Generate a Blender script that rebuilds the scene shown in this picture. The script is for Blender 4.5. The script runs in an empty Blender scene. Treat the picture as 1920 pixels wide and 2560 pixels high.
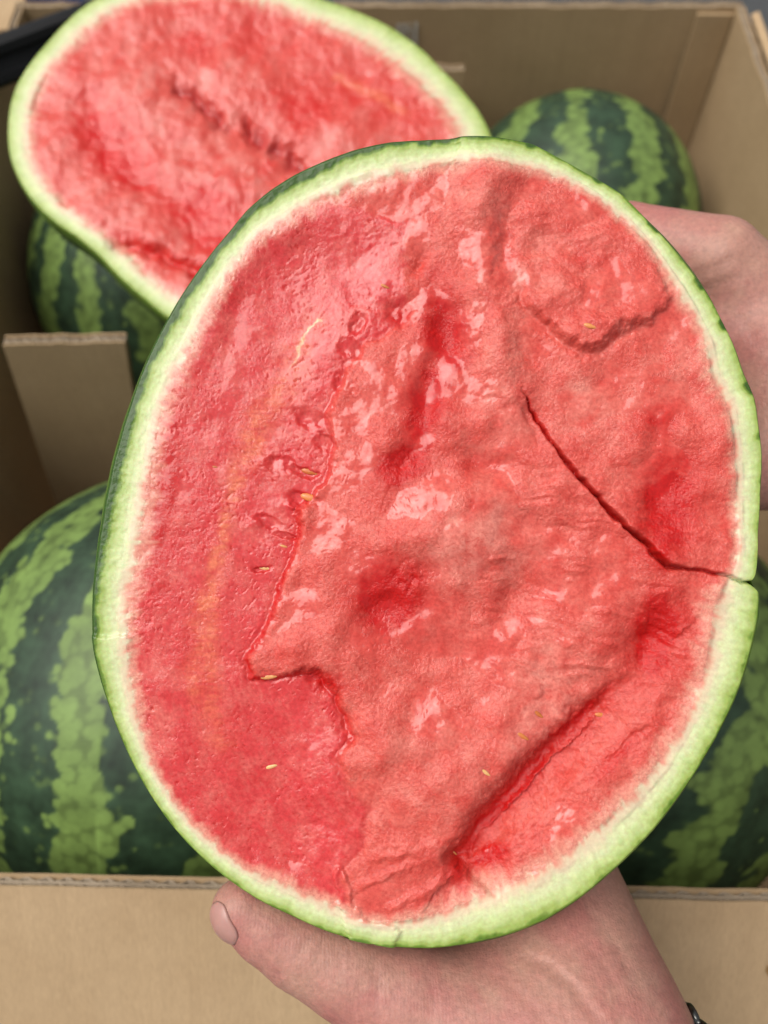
import bpy, math, random
import numpy as np
from mathutils import Vector, Matrix

sc = bpy.context.scene
rng = np.random.default_rng(7)
random.seed(7)

# ------------------------------------------------------------------ camera
F = 2217.0                     # focal length in pixels of the 1920x2560 frame
PITCH = math.radians(60.0)     # looking down into the box
CAM_Z = 0.70                   # camera height over the ground
R_ = np.array([1.0, 0, 0])
FW = np.array([0, math.cos(PITCH), -math.sin(PITCH)])
UP = np.array([0, math.sin(PITCH), math.cos(PITCH)])
ORG = np.array([0, 0, CAM_Z])
camd = bpy.data.cameras.new('camera')
cam = bpy.data.objects.new('camera', camd)
sc.collection.objects.link(cam)
cam.location = ORG
cam.rotation_euler = (math.pi/2 - PITCH, 0, 0)
camd.sensor_fit = 'VERTICAL'; camd.sensor_height = 24.0; camd.sensor_width = 18.0
camd.lens = 24.0*F/2560
camd.clip_start = 0.01; camd.clip_end = 200
camd.dof.use_dof = True
camd.dof.focus_distance = 0.268
camd.dof.aperture_fstop = 6.2
sc.camera = cam

# ------------------------------------------------------------------ light
SUN_EL, SUN_AZ = math.radians(65), math.radians(-100)     # azimuth from +y towards +x
world = bpy.data.worlds.new('World'); sc.world = world
world.use_nodes = True
nt = world.node_tree; nt.nodes.clear()
out = nt.nodes.new('ShaderNodeOutputWorld'); bg = nt.nodes.new('ShaderNodeBackground')
sky = nt.nodes.new('ShaderNodeTexSky'); sky.sky_type = 'NISHITA'; sky.sun_disc = False
sky.sun_elevation = SUN_EL; sky.sun_rotation = SUN_AZ
sky.air_density = 1.0; sky.dust_density = 4.0; sky.ozone_density = 1.0
hs = nt.nodes.new('ShaderNodeHueSaturation'); hs.inputs['Saturation'].default_value = 0.22   # thin white cloud
nt.links.new(sky.outputs[0], hs.inputs['Color']); nt.links.new(hs.outputs[0], bg.inputs[0])
bg.inputs[1].default_value = 0.065
nt.links.new(bg.outputs[0], out.inputs[0])
sl = bpy.data.lights.new('sun', 'SUN'); sun = bpy.data.objects.new('sun', sl)
sc.collection.objects.link(sun)
sl.energy = 1.5; sl.angle = math.radians(54); sl.color = (1.0, 0.96, 0.90)
sd = Vector((math.sin(SUN_AZ)*math.cos(SUN_EL), math.cos(SUN_AZ)*math.cos(SUN_EL), math.sin(SUN_EL)))
sun.rotation_euler = sd.to_track_quat('Z', 'Y').to_euler()
sun.location = (0, 0, 3)
sc.view_settings.view_transform = 'Standard'; sc.view_settings.look = 'None'
sc.view_settings.gamma = 1.0; sc.view_settings.exposure = 0.86
sc.view_settings.use_curve_mapping = False
sc.cycles.use_denoising = True
sc.cycles.max_bounces = 8

# ------------------------------------------------------------------ helpers
def P(px, py, d):
    """a point seen at (px, py) of the 1920x2560 frame, d metres in front of the lens"""
    px, py, d = np.broadcast_arrays(np.asarray(px, float), np.asarray(py, float), np.asarray(d, float))
    return (ORG + d[..., None]*(FW + ((px-960)/F)[..., None]*R_ + ((1280-py)/F)[..., None]*UP))
def Pz(px, py, z):
    u = FW + (px-960)/F*R_ + (1280-py)/F*UP
    return ORG + u*((z-CAM_Z)/u[2])
K = 1920/1659.0
def A(pts): return np.array(pts, float)*K            # points read off a 1659 px wide view

_perm = rng.permutation(256); _perm = np.concatenate([_perm]*4)
_g2 = np.stack([np.cos(np.arange(256)*2.399963), np.sin(np.arange(256)*2.399963)], 1)
def perlin(x, y, seed=0):
    x = np.asarray(x, float) + seed*17.37; y = np.asarray(y, float) + seed*9.71
    xi = np.floor(x).astype(int); yi = np.floor(y).astype(int)
    xf = x-xi; yf = y-yi; xi &= 255; yi &= 255
    u = xf*xf*xf*(xf*(xf*6-15)+10); v = yf*yf*yf*(yf*(yf*6-15)+10)
    def g(ix, iy, dx, dy):
        h = _perm[(_perm[(xi+ix) & 255] + yi+iy) & 511] & 255
        return _g2[h, 0]*dx + _g2[h, 1]*dy
    a = g(0, 0, xf, yf); b = g(1, 0, xf-1, yf); c = g(0, 1, xf, yf-1); d = g(1, 1, xf-1, yf-1)
    return 1.5*((a+u*(b-a)) + v*((c+u*(d-c)) - (a+u*(b-a))))
def fbm(x, y, seed=0, o=4, gain=0.5):
    r = 0; a = 1.0; f = 1.0
    for k in range(o):
        r = r + a*perlin(x*f, y*f, seed+k*3.1); a *= gain; f *= 2.03
    return r
def ridged(x, y, seed=0, o=3):
    r = 0; a = 1.0; f = 1.0
    for k in range(o):
        r = r + a*(1-2*np.abs(perlin(x*f, y*f, seed+k*5.3))); a *= 0.5; f *= 2.1
    return r/1.5
def sst(a, b, x):
    t = np.clip((x-a)/(b-a), 0, 1); return t*t*(3-2*t)
def mix(a, b, t):
    t = np.asarray(t)[..., None] if np.ndim(a) != np.ndim(t) or np.shape(np.atleast_1d(a))[-1] == 3 else t
    return a*(1-t) + b*t
def pline(x, y, pts):
    """distance to a polyline and the position 0..1 along it"""
    best = np.full(x.shape, 1e9); par = np.zeros(x.shape)
    seg = np.hypot(*(pts[1:]-pts[:-1]).T); L = seg.sum(); s0 = 0
    for (a, b), l in zip(zip(pts[:-1], pts[1:]), seg):
        t = np.clip(((x-a[0])*(b[0]-a[0]) + (y-a[1])*(b[1]-a[1]))/(l*l), 0, 1)
        d = np.hypot(x-a[0]-t*(b[0]-a[0]), y-a[1]-t*(b[1]-a[1]))
        m = d < best; best[m] = d[m]; par[m] = ((s0+t*l)/L)[m]; s0 += l
    return best, par
def poly(x, y, pts):
    """signed distance to a closed polygon, positive inside"""
    c = np.vstack([pts, pts[:1]]); d, _ = pline(x, y, c)
    ins = np.zeros(x.shape, bool)
    for a, b in zip(c[:-1], c[1:]):
        if a[1] == b[1]: continue
        cr = ((a[1] > y) != (b[1] > y)) & (x < (b[0]-a[0])*(y-a[1])/(b[1]-a[1]) + a[0])
        ins ^= cr
    return np.where(ins, d, -d)
def blob(x, y, cx, cy, rx, ry, ang=0):
    c, s = math.cos(math.radians(ang)), math.sin(math.radians(ang))
    u = (x-cx)*c + (y-cy)*s; v = -(x-cx)*s + (y-cy)*c
    return np.exp(-((u/rx)**2 + (v/ry)**2))

def mesh_obj(name, verts, faces, mat, parent=None, smooth=True, col=None, wet=None):
    verts = np.asarray(verts, np.float32); faces = np.asarray(faces)
    me = bpy.data.meshes.new(name)
    n = faces.shape[1]
    me.vertices.add(len(verts)); me.vertices.foreach_set('co', verts.ravel())
    me.loops.add(faces.size); me.loops.foreach_set('vertex_index', faces.astype(np.int32).ravel())
    me.polygons.add(len(faces)); me.polygons.foreach_set('loop_start', np.arange(0, faces.size, n, dtype=np.int32))
    me.update(calc_edges=True); me.validate()
    me.polygons.foreach_set('use_smooth', np.full(len(me.polygons), smooth))
    if col is not None:
        a = me.color_attributes.new('Col', 'FLOAT_COLOR', 'POINT')
        a.data.foreach_set('color', np.concatenate([col, np.ones((len(col), 1))], 1).astype(np.float32).ravel())
    if wet is not None:
        a = me.attributes.new('wet', 'FLOAT', 'POINT'); a.data.foreach_set('value', np.asarray(wet, np.float32))
    me.materials.append(mat)
    return link(name, me, parent)
def link(name, me, parent=None):
    o = bpy.data.objects.new(name, me); sc.collection.objects.link(o)
    if parent is not None:
        o.parent = parent; o.matrix_parent_inverse = Matrix.Translation(parent.location).inverted()
    return o
def empty(name, loc, label, cat, group=None):
    o = bpy.data.objects.new(name, None); sc.collection.objects.link(o)
    o.location = Vector(loc); o.empty_display_size = 0.05
    return tag(o, label, cat, group)
def tag(o, label=None, cat=None, group=None, kind=None):
    for k, v in (('label', label), ('category', cat), ('group', group), ('kind', kind)):
        if v: o[k] = v
    return o
class MB:
    def __init__(s): s.v = []; s.f = []
    def quad(s, a, b, c, d):
        n = len(s.v); s.v += [a, b, c, d]; s.f.append((n, n+1, n+2, n+3))
    def box(s, o, ax, ay, az):
        """box from corner o spanned by three edge vectors"""
        o, ax, ay, az = (np.asarray(q, float) for q in (o, ax, ay, az)); n = len(s.v)
        for k in range(8): s.v.append(o + ax*(k & 1) + ay*((k >> 1) & 1) + az*((k >> 2) & 1))
        for q in ((0, 2, 3, 1), (4, 5, 7, 6), (0, 1, 5, 4), (2, 6, 7, 3), (0, 4, 6, 2), (1, 3, 7, 5)):
            s.f.append(tuple(n+k for k in q))
    def build(s, name, mat, parent=None, smooth=False):
        return mesh_obj(name, np.array(s.v), np.array(s.f), mat, parent, smooth)

# ------------------------------------------------------------------ materials
def new_mat(name):
    m = bpy.data.materials.new(name); m.use_nodes = True
    return m, m.node_tree, m.node_tree.nodes['Principled BSDF']
def N(t, ty, **kw):
    n = t.nodes.new(ty)
    for k, v in kw.items():
        if k in n.inputs: n.inputs[k].default_value = v
        else: setattr(n, k, v)
    return n
def ramp(t, src, stops):
    r = t.nodes.new('ShaderNodeValToRGB'); e = r.color_ramp.elements
    while len(e) < len(stops): e.new(0.5)
    for q, (p, c) in zip(e, stops): q.position = p; q.color = (*c, 1) if len(c) == 3 else c
    t.links.new(src, r.inputs[0]); return r
def texco(t, scale=(1, 1, 1)):
    tc = t.nodes.new('ShaderNodeTexCoord'); mp = t.nodes.new('ShaderNodeMapping')
    mp.inputs['Scale'].default_value = scale
    t.links.new(tc.outputs['Object'], mp.inputs[0]); return mp.outputs[0]
def mixc(t, a, b, fac, mode='MIX'):
    m = t.nodes.new('ShaderNodeMix'); m.data_type = 'RGBA'; m.blend_type = mode
    for s, q in ((6, a), (7, b), (0, fac)):
        if isinstance(q, (int, float)): m.inputs[s].default_value = q
        elif isinstance(q, tuple): m.inputs[s].default_value = (*q, 1)
        else: t.links.new(q, m.inputs[s])
    return m.outputs[2]

def flesh_mat(name, grain, sss, dry=0.75, speck=1.0, cmin=0.62):
    m, t, b = new_mat(name)
    at = N(t, 'ShaderNodeAttribute', attribute_name='Col'); wt = N(t, 'ShaderNodeAttribute', attribute_name='wet')
    co = texco(t)
    n1 = N(t, 'ShaderNodeTexNoise', Scale=900.0, Detail=3.0, Roughness=0.6); t.links.new(co, n1.inputs['Vector'])
    r = ramp(t, n1.outputs['Fac'], [(0.28, (0.82, 0.70, 0.70)), (0.72, (1.12, 1.34, 1.34))])
    t.links.new(mixc(t, at.outputs['Color'], r.outputs[0], speck, 'MULTIPLY'), b.inputs['Base Color'])
    b.inputs['Subsurface Weight'].default_value = sss
    b.inputs['Subsurface Radius'].default_value = (1.0, 0.22, 0.18); b.inputs['Subsurface Scale'].default_value = 0.0022
    b.inputs['IOR'].default_value = 1.30
    mr = N(t, 'ShaderNodeMapRange'); t.links.new(wt.outputs['Fac'], mr.inputs[0])
    mr.inputs[3].default_value = 0.50; mr.inputs[4].default_value = 0.40
    t.links.new(mr.outputs[0], b.inputs['Roughness'])
    mw = N(t, 'ShaderNodeMapRange'); t.links.new(wt.outputs['Fac'], mw.inputs[0]); mw.inputs[3].default_value = cmin; mw.inputs[4].default_value = 1.0
    t.links.new(mw.outputs[0], b.inputs['Coat Weight'])
    mq = N(t, 'ShaderNodeMapRange'); t.links.new(wt.outputs['Fac'], mq.inputs[0]); mq.inputs[3].default_value = 0.11; mq.inputs[4].default_value = 0.035
    t.links.new(mq.outputs[0], b.inputs['Coat Roughness']); b.inputs['Coat IOR'].default_value = 1.43
    n2 = N(t, 'ShaderNodeTexNoise', Scale=grain, Detail=4.0, Roughness=0.6); t.links.new(co, n2.inputs['Vector'])
    mb = N(t, 'ShaderNodeMapRange'); t.links.new(wt.outputs['Fac'], mb.inputs[0])
    mb.inputs[3].default_value = dry; mb.inputs[4].default_value = 0.06
    bp = N(t, 'ShaderNodeBump', Distance=0.0006); t.links.new(n2.outputs['Fac'], bp.inputs['Height'])
    t.links.new(mb.outputs[0], bp.inputs['Strength']); t.links.new(bp.outputs[0], b.inputs['Normal'])
    n3 = N(t, 'ShaderNodeTexNoise', Scale=260.0, Detail=2.0); t.links.new(co, n3.inputs['Vector'])
    b2 = N(t, 'ShaderNodeBump', Distance=0.0004, Strength=0.25); t.links.new(n3.outputs['Fac'], b2.inputs['Height'])
    b3 = N(t, 'ShaderNodeBump', Distance=0.0006); t.links.new(n2.outputs['Fac'], b3.inputs['Height']); t.links.new(mb.outputs[0], b3.inputs['Strength'])
    t.links.new(b2.outputs[0], b3.inputs['Normal']); t.links.new(b3.outputs[0], b.inputs['Coat Normal'])
    return m
M = {}
M['flesh'] = flesh_mat('wet_flesh', 1150.0, 0.30, 0.75)
M['rind'] = flesh_mat('cut_rind', 500.0, 0.2, 0.25, 0.3, 0.25)

def attr_mat(name, rough, bump=0.0, bscale=200.0, spec=0.5, sss=0.0, coat=0.0):
    m, t, b = new_mat(name)
    at = N(t, 'ShaderNodeAttribute', attribute_name='Col')
    co = texco(t)
    n1 = N(t, 'ShaderNodeTexNoise', Scale=bscale*0.6, Detail=5.0, Roughness=0.65); t.links.new(co, n1.inputs['Vector'])
    r = ramp(t, n1.outputs['Fac'], [(0.3, (0.82, 0.82, 0.82)), (0.7, (1.15, 1.15, 1.15))])
    t.links.new(mixc(t, at.outputs['Color'], r.outputs[0], 1.0, 'MULTIPLY'), b.inputs['Base Color'])
    b.inputs['Roughness'].default_value = rough; b.inputs['Specular IOR Level'].default_value = spec
    b.inputs['Subsurface Weight'].default_value = sss
    b.inputs['Subsurface Radius'].default_value = (1.0, 0.35, 0.2); b.inputs['Subsurface Scale'].default_value = 0.004
    b.inputs['Coat Weight'].default_value = coat; b.inputs['Coat Roughness'].default_value = 0.25
    n2 = N(t, 'ShaderNodeTexNoise', Scale=bscale, Detail=5.0, Roughness=0.6); t.links.new(co, n2.inputs['Vector'])
    bp = N(t, 'ShaderNodeBump', Distance=0.001, Strength=bump); t.links.new(n2.outputs['Fac'], bp.inputs['Height'])
    t.links.new(bp.outputs[0], b.inputs['Normal'])
    return m
M['melon_skin'] = attr_mat('melon_skin', 0.50, 0.06, 120.0, 0.40)
M['hand'] = attr_mat('hand_skin', 0.46, 0.30, 900.0, 0.4, sss=0.25)
t = M['hand'].node_tree; b = t.nodes['Principled BSDF']
wv = N(t, 'ShaderNodeTexWave', Scale=330.0, Distortion=14.0, Detail=3.0); wv.inputs['Detail Scale'].default_value = 0.6
t.links.new(texco(t, (0.8, 0.25, 1.0)), wv.inputs['Vector'])
bw = N(t, 'ShaderNodeBump', Distance=0.0005, Strength=0.07); t.links.new(wv.outputs['Fac'], bw.inputs['Height'])
t.links.new(b.inputs['Normal'].links[0].from_socket, bw.inputs['Normal']); t.links.new(bw.outputs[0], b.inputs['Normal'])

def card_mat(name, base, dark):
    m, t, b = new_mat(name)
    co = texco(t)
    n1 = N(t, 'ShaderNodeTexNoise', Scale=22.0, Detail=6.0, Roughness=0.6); t.links.new(co, n1.inputs['Vector'])
    c1 = mixc(t, base, dark, ramp(t, n1.outputs['Fac'], [(0.35, (0, 0, 0)), (0.75, (1, 1, 1))]).outputs[0])
    n2 = N(t, 'ShaderNodeTexNoise', Scale=1.0, Detail=3.0); t.links.new(texco(t, (160, 6, 6)), n2.inputs['Vector'])
    c2 = mixc(t, c1, ramp(t, n2.outputs['Fac'], [(0.3, (0.88, 0.87, 0.86)), (0.7, (1.07, 1.07, 1.07))]).outputs[0], 0.30, 'MULTIPLY')
    n3 = N(t, 'ShaderNodeTexNoise', Scale=700.0, Detail=4.0, Roughness=0.7); t.links.new(texco(t, (1, 0.3, 0.3)), n3.inputs['Vector'])
    c3 = mixc(t, c2, ramp(t, n3.outputs['Fac'], [(0.25, (0.86, 0.85, 0.84)), (0.75, (1.1, 1.1, 1.1))]).outputs[0], 0.8, 'MULTIPLY')
    t.links.new(c3, b.inputs['Base Color'])
    b.inputs['Roughness'].default_value = 0.82; b.inputs['Specular IOR Level'].default_value = 0.2
    bp = N(t, 'ShaderNodeBump', Distance=0.0006, Strength=0.35); t.links.new(n3.outputs['Fac'], bp.inputs['Height'])
    bp2 = N(t, 'ShaderNodeBump', Distance=0.002, Strength=0.12); t.links.new(n2.outputs['Fac'], bp2.inputs['Height'])
    t.links.new(bp.outputs[0], bp2.inputs['Normal']); t.links.new(bp2.outputs[0], b.inputs['Normal'])
    return m
M['card'] = card_mat('kraft_card', (0.46, 0.325, 0.19), (0.40, 0.275, 0.155))
M['card_shaded'] = card_mat('kraft_card_shaded', (0.42, 0.295, 0.168), (0.375, 0.26, 0.143))  # same card, darker: shade inside the box put into the colour
M['flute'] = card_mat('fluting_paper', (0.47, 0.38, 0.28), (0.30, 0.235, 0.165))
def plain(name, c, rough=0.5, bump=0.0, scale=60.0, var=0.15, spec=0.5, metal=0.0):
    m, t, b = new_mat(name)
    n = N(t, 'ShaderNodeTexNoise', Scale=scale, Detail=5.0, Roughness=0.6); t.links.new(texco(t), n.inputs['Vector'])
    lo = tuple(q*(1-var) for q in c); hi = tuple(min(1, q*(1+var)) for q in c)
    t.links.new(ramp(t, n.outputs['Fac'], [(0.3, lo), (0.7, hi)]).outputs[0], b.inputs['Base Color'])
    b.inputs['Roughness'].default_value = rough; b.inputs['Specular IOR Level'].default_value = spec
    b.inputs['Metallic'].default_value = metal
    if bump:
        bp = N(t, 'ShaderNodeBump', Distance=0.002, Strength=bump); t.links.new(n.outputs['Fac'], bp.inputs['Height'])
        t.links.new(bp.outputs[0], b.inputs['Normal'])
    return m
M['asphalt'] = plain('asphalt', (0.055, 0.058, 0.06), 0.9, 0.5, 180.0, 0.35)
M['black'] = plain('black_plastic', (0.008, 0.008, 0.009), 0.5, 0.0, 60, 0.2, 0.25)
M['blue'] = plain('blue_plastic', (0.03, 0.10, 0.42), 0.5)
M['ink_white'] = plain('white_ink', (0.50, 0.48, 0.44), 0.8)
M['ink_brown'] = plain('brown_ink', (0.27, 0.15, 0.05), 0.8)
M['metal'] = plain('dark_metal', (0.16, 0.16, 0.15), 0.28, 0.0, 300, 0.3, metal=1.0)
M['seed'] = plain('amber_seed', (0.72, 0.27, 0.085), 0.25, 0.1, 500, 0.25)
M['nail'] = plain('finger_nail', (0.43, 0.225, 0.19), 0.28, 0.0, 120, 0.10)
t = M['seed'].node_tree; b = t.nodes['Principled BSDF']; oi = t.nodes.new('ShaderNodeObjectInfo')
rr_ = ramp(t, oi.outputs['Random'], [(0.0, (1.25, 1.9, 2.6)), (0.5, (1.0, 0.9, 0.8)), (1.0, (0.8, 0.55, 0.4))])
t.links.new(mixc(t, b.inputs['Base Color'].links[0].from_socket, rr_.outputs[0], 1.0, 'MULTIPLY'), b.inputs['Base Color'])
b.inputs['Subsurface Weight'].default_value = 0.4; b.inputs['Subsurface Scale'].default_value = 0.002
b = M['nail'].node_tree.nodes['Principled BSDF']; b.inputs['Subsurface Weight'].default_value = 0.2; b.inputs['Subsurface Scale'].default_value = 0.003

# ------------------------------------------------------------------ ground and box
Z_TOP = CAM_Z - 0.41
Z_FLOOR = 0.015
mb = MB(); n = 24
gv = np.array([(x, y, 0.0) for y in np.linspace(-6, 8, n) for x in np.linspace(-7, 7, n)])
gf = [(j*n+i, j*n+i+1, (j+1)*n+i+1, (j+1)*n+i) for j in range(n-1) for i in range(n-1)]
tag(mesh_obj('ground', gv, gf, M['asphalt']), 'grey asphalt ground outside the cardboard box', None, None, 'structure')

def board(name, parent, o, u, v, w, th=0.007, pitch=0.0085, comb=0.02, wob=0.0006, seed=0, inner='card_shaded'):
    """double-wall corrugated sheet: o = top corner, u = along the open top edge, v = down, w = unit thickness direction.
    two face sheets reach the full depth, mid sheet and flutes are modelled along the open edge"""
    o, u, v, w = (np.asarray(q, float) for q in (o, u, v, w))
    L = np.linalg.norm(u); un = u/L; H = np.linalg.norm(v); vn = v/H
    nu = max(24, int(L/0.006)); s = np.linspace(0, 1, nu)
    rag = wob*(fbm(s*L/0.012, s*0+seed, seed, 3))
    def sheet(off, t, depth, mat, nm, amp=0.0, ph=0.0, k=1, drop=0.0):
        ss = np.linspace(0, 1, nu*k); rg = np.interp(ss, s, rag)
        c = off + amp*np.sin(ss*L/pitch*2*math.pi + ph)*(1+0.25*perlin(ss*L/0.03, ss*0, seed+4)) + (0.5*rg if amp else 0)
        top = o + ss[:, None]*u + (-(rg if not amp else 1.4*rg) + drop)[:, None]*vn
        dep = np.array([0, 0.004, depth])
        V = []
        for kk in (0, 1):
            for dd in dep:
                V.append(top + dd*vn + (c + (t/2 if kk else -t/2))[:, None]*w)
        V = np.concatenate(V); m_ = nu*k; Fc = []
        i = np.arange(m_-1)
        def strip(a, b_): return np.stack([a*m_+i, a*m_+i+1, b_*m_+i+1, b_*m_+i], 1)
        Fc = np.concatenate([strip(0, 1)[:, ::-1], strip(1, 2)[:, ::-1], strip(3, 4), strip(4, 5), strip(0, 3), strip(5, 2)])
        e = np.array([[0, m_, 4*m_, 3*m_], [m_, 2*m_, 5*m_, 4*m_], [m_-1, 4*m_-1, 5*m_-1, 2*m_-1], [2*m_-1, 5*m_-1, 6*m_-1, 3*m_-1]])
        return mesh_obj(nm, V, np.concatenate([Fc, e]), mat, parent, smooth=False)
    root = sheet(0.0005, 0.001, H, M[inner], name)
    par2 = root
    def sub(*a, **k_):
        q = sheet(*a, **k_); q.parent = root; q.matrix_parent_inverse = Matrix.Identity(4); return q
    sub(th-0.0005, 0.001, H, M['card'], 'liner')
    g = (th-0.003)/2
    sub(0.0015+g, 0.0006, comb, M['flute'], 'mid_liner', drop=0.0006)
    sub(0.0012+g/2, 0.0005, comb, M['flute'], 'fluting', amp=g/2-0.0002, k=3, drop=0.0008)
    sub(0.0018+g*1.5, 0.0005, comb, M['flute'], 'fluting', amp=g/2-0.0002, ph=1.7, k=3, drop=0.0012)
    return root

box = empty('cardboard_box', (0, 0.3, 0.0), 'open brown corrugated cardboard box full of watermelons', 'box')
XL, XR, YB, YF = -0.287, 0.280, 0.700, -0.115
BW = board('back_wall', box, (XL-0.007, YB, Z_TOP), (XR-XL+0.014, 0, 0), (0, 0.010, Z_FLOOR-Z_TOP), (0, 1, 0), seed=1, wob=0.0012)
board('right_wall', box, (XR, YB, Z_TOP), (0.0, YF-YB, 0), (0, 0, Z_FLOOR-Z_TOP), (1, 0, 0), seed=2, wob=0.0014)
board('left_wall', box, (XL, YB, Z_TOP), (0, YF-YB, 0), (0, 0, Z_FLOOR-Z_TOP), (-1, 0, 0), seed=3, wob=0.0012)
# front flap, standing up inwards at a slant from the fold of the front wall
pl, pr = Pz(0, 2181, Z_TOP), Pz(1920, 2222, Z_TOP)
un = (pr-pl)/np.linalg.norm(pr-pl); pl = pl - un*0.10; pr = pr + un*0.10
dn = np.array([0, -0.72, -0.694]); wn = np.cross(un, dn); wn /= np.linalg.norm(wn)
if wn[1] < 0: wn = -wn
board('front_flap', box, pl, pr-pl, dn*0.235, -wn, th=0.0090, pitch=0.0088, seed=5, wob=0.0003, inner='card')
mb = MB(); zf = (pl+dn*0.235)[2]; yf = (pl+dn*0.235)[1]
mb.box((XL-0.007, yf-0.007, Z_FLOOR), (XR-XL+0.014, 0, 0), (0, 0.006, 0), (0, 0, zf-Z_FLOOR)); mb.build('front_wall', M['card'], box)
mb = MB(); mb.box((XL-0.006, yf, 0.004), (XR-XL+0.012, 0, 0), (0, YB-yf, 0), (0, 0, Z_FLOOR-0.004-0.002)); mb.build('bottom', M['card'], box)
# outer flaps that hang outwards over the right and left walls
def flap(name, a, u, v, th=0.006):
    mb = MB(); a, u, v = (np.asarray(q, float) for q in (a, u, v)); w = np.cross(u, v); w = w/np.linalg.norm(w)*th
    mb.box(a, u, v, w); return mb.build(name, M['card'], box)
flap('side_flap', (XR+0.012, YB-0.004, Z_TOP-0.003), (0, YF-YB+0.1, 0), (0.060, 0, -0.14))
a_ = P(-90, 108, .715); flap('corner_flap', a_, P(74, 84, .715)-a_, P(-90, -70, .80)-a_)
# corner crease strip inside the back right corner (glued joint tab)
mb = MB(); mb.box((XR-0.030, YB-0.0035, Z_FLOOR), (0.029, 0, 0), (0, 0.0032, 0), (0, 0, Z_TOP-Z_FLOOR-0.004)); mb.build('joint_tab', M['card_shaded'], box)

# printed marks
mb = MB()
c0 = Pz(1015, 82, Z_TOP-0.03)
u0 = FW + (1015-960)/F*R_ + (1280-82)/F*UP; tt = (YB-ORG[1])/u0[1]; c0 = ORG + u0*tt
for k, (dx, h0, h1) in enumerate([(-.0078, -.010, .008), (-.0052, -.009, .008), (-.0030, -.002, .008), (-.0006, -.009, .008), (.0016, .002, .008), (.0036, -.010, .004), (.0062, -.010, .009), (.0084, -.010, .009)]):
    mb.box((c0[0]+dx, YB-0.0012, c0[2]+h0), (0.0011, 0, 0), (0, 0.0006, 0), (0.0006*(-1)**k, 0, h1-h0))
tag(mb.build('printed_mark', M['ink_white'], box), 'faded white printed strokes on the back wall')

# cardboard dividers
def divider(name, tl, tr, z, down, label, seed):
    a, b_ = Pz(tl[0], tl[1], z), Pz(tr[0], tr[1], z)
    u = b_-a; uh = u/np.linalg.norm(u)
    e = empty(name, (a+b_)/2 + np.asarray(down), label, 'divider')
    w = np.cross(np.asarray(down, float), uh); w /= np.linalg.norm(w)
    if w[1] < 0: w = -w
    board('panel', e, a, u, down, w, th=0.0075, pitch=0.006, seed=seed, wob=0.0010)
    return e
divider('cardboard_divider', (6, 862), (312, 856), Z_TOP, (-0.040, 0.0, -0.27), 'upright brown cardboard divider with frayed edge beside the left melons', 8)
divider('cardboard_divider', (1020, 172), (1160, 176), Z_TOP-0.03, (0, 0.0, -0.24), 'cardboard divider end peeking out behind the farther cut melon', 9)

# ------------------------------------------------------------------ whole melons
def worley(p, seed=0):
    ip = np.floor(p).astype(int); best = np.full(len(p), 9.0)
    for dx in (-1, 0, 1):
        for dy in (-1, 0, 1):
            for dz in (-1, 0, 1):
                c = ip + (dx, dy, dz)
                h = _perm[(_perm[(_perm[(c[:, 0]+seed) & 255] + c[:, 1]) & 511 & 255] + c[:, 2]) & 255]
                q = np.stack([_perm[h]/255.0, _perm[h+37]/255.0, _perm[h+91]/255.0], 1)
                best = np.minimum(best, np.linalg.norm(c+q-p, axis=1))
    return best
LIGHT, DARK = np.array([0.145, 0.222, 0.055]), np.array([0.021, 0.043, 0.021])
def stripes(phi, lat, pos, seed, nstripe=13):
    """light lobed bands between the poles on a dark green skin (pos in metres, melon frame)"""
    ph = phi + 0.13*perlin(lat*1.6, phi*0.9, seed) + 0.05*perlin(lat*5, phi*3, seed+1)
    fr = np.abs((ph*nstripe/(2*math.pi)) % 1.0 - 0.5)*2            # 0 at the middle of a light band
    lob = worley(pos/0.0125, seed); lob2 = worley(pos/0.0062+5, seed+3)
    wid = 0.50 + 0.20*perlin(lat*3.1, phi*2, seed+2)
    m = sst(-0.05, 0.05, wid + 0.62*(0.50-lob) + 0.30*(0.5-lob2) - fr)
    spots = sst(0.42, 0.20, lob2)*sst(-0.05, 0.35, perlin(lat*6, phi*6, seed+5))*0.55
    m = np.maximum(m, spots)
    vein = sst(0.45, 0.75, lob2) + 0.6*sst(0.55, 0.85, lob)
    light = LIGHT*(1.12 - 0.42*vein)[:, None]*(1 + 0.18*perlin(phi*7, lat*7, seed+6))[:, None]
    dark = DARK*(1.15 + 0.6*perlin(phi*9, lat*9, seed+7) + 0.35*perlin(phi*31, lat*31, seed+8))[:, None]
    return dark*(1-m[:, None]) + light*m[:, None]
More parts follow.
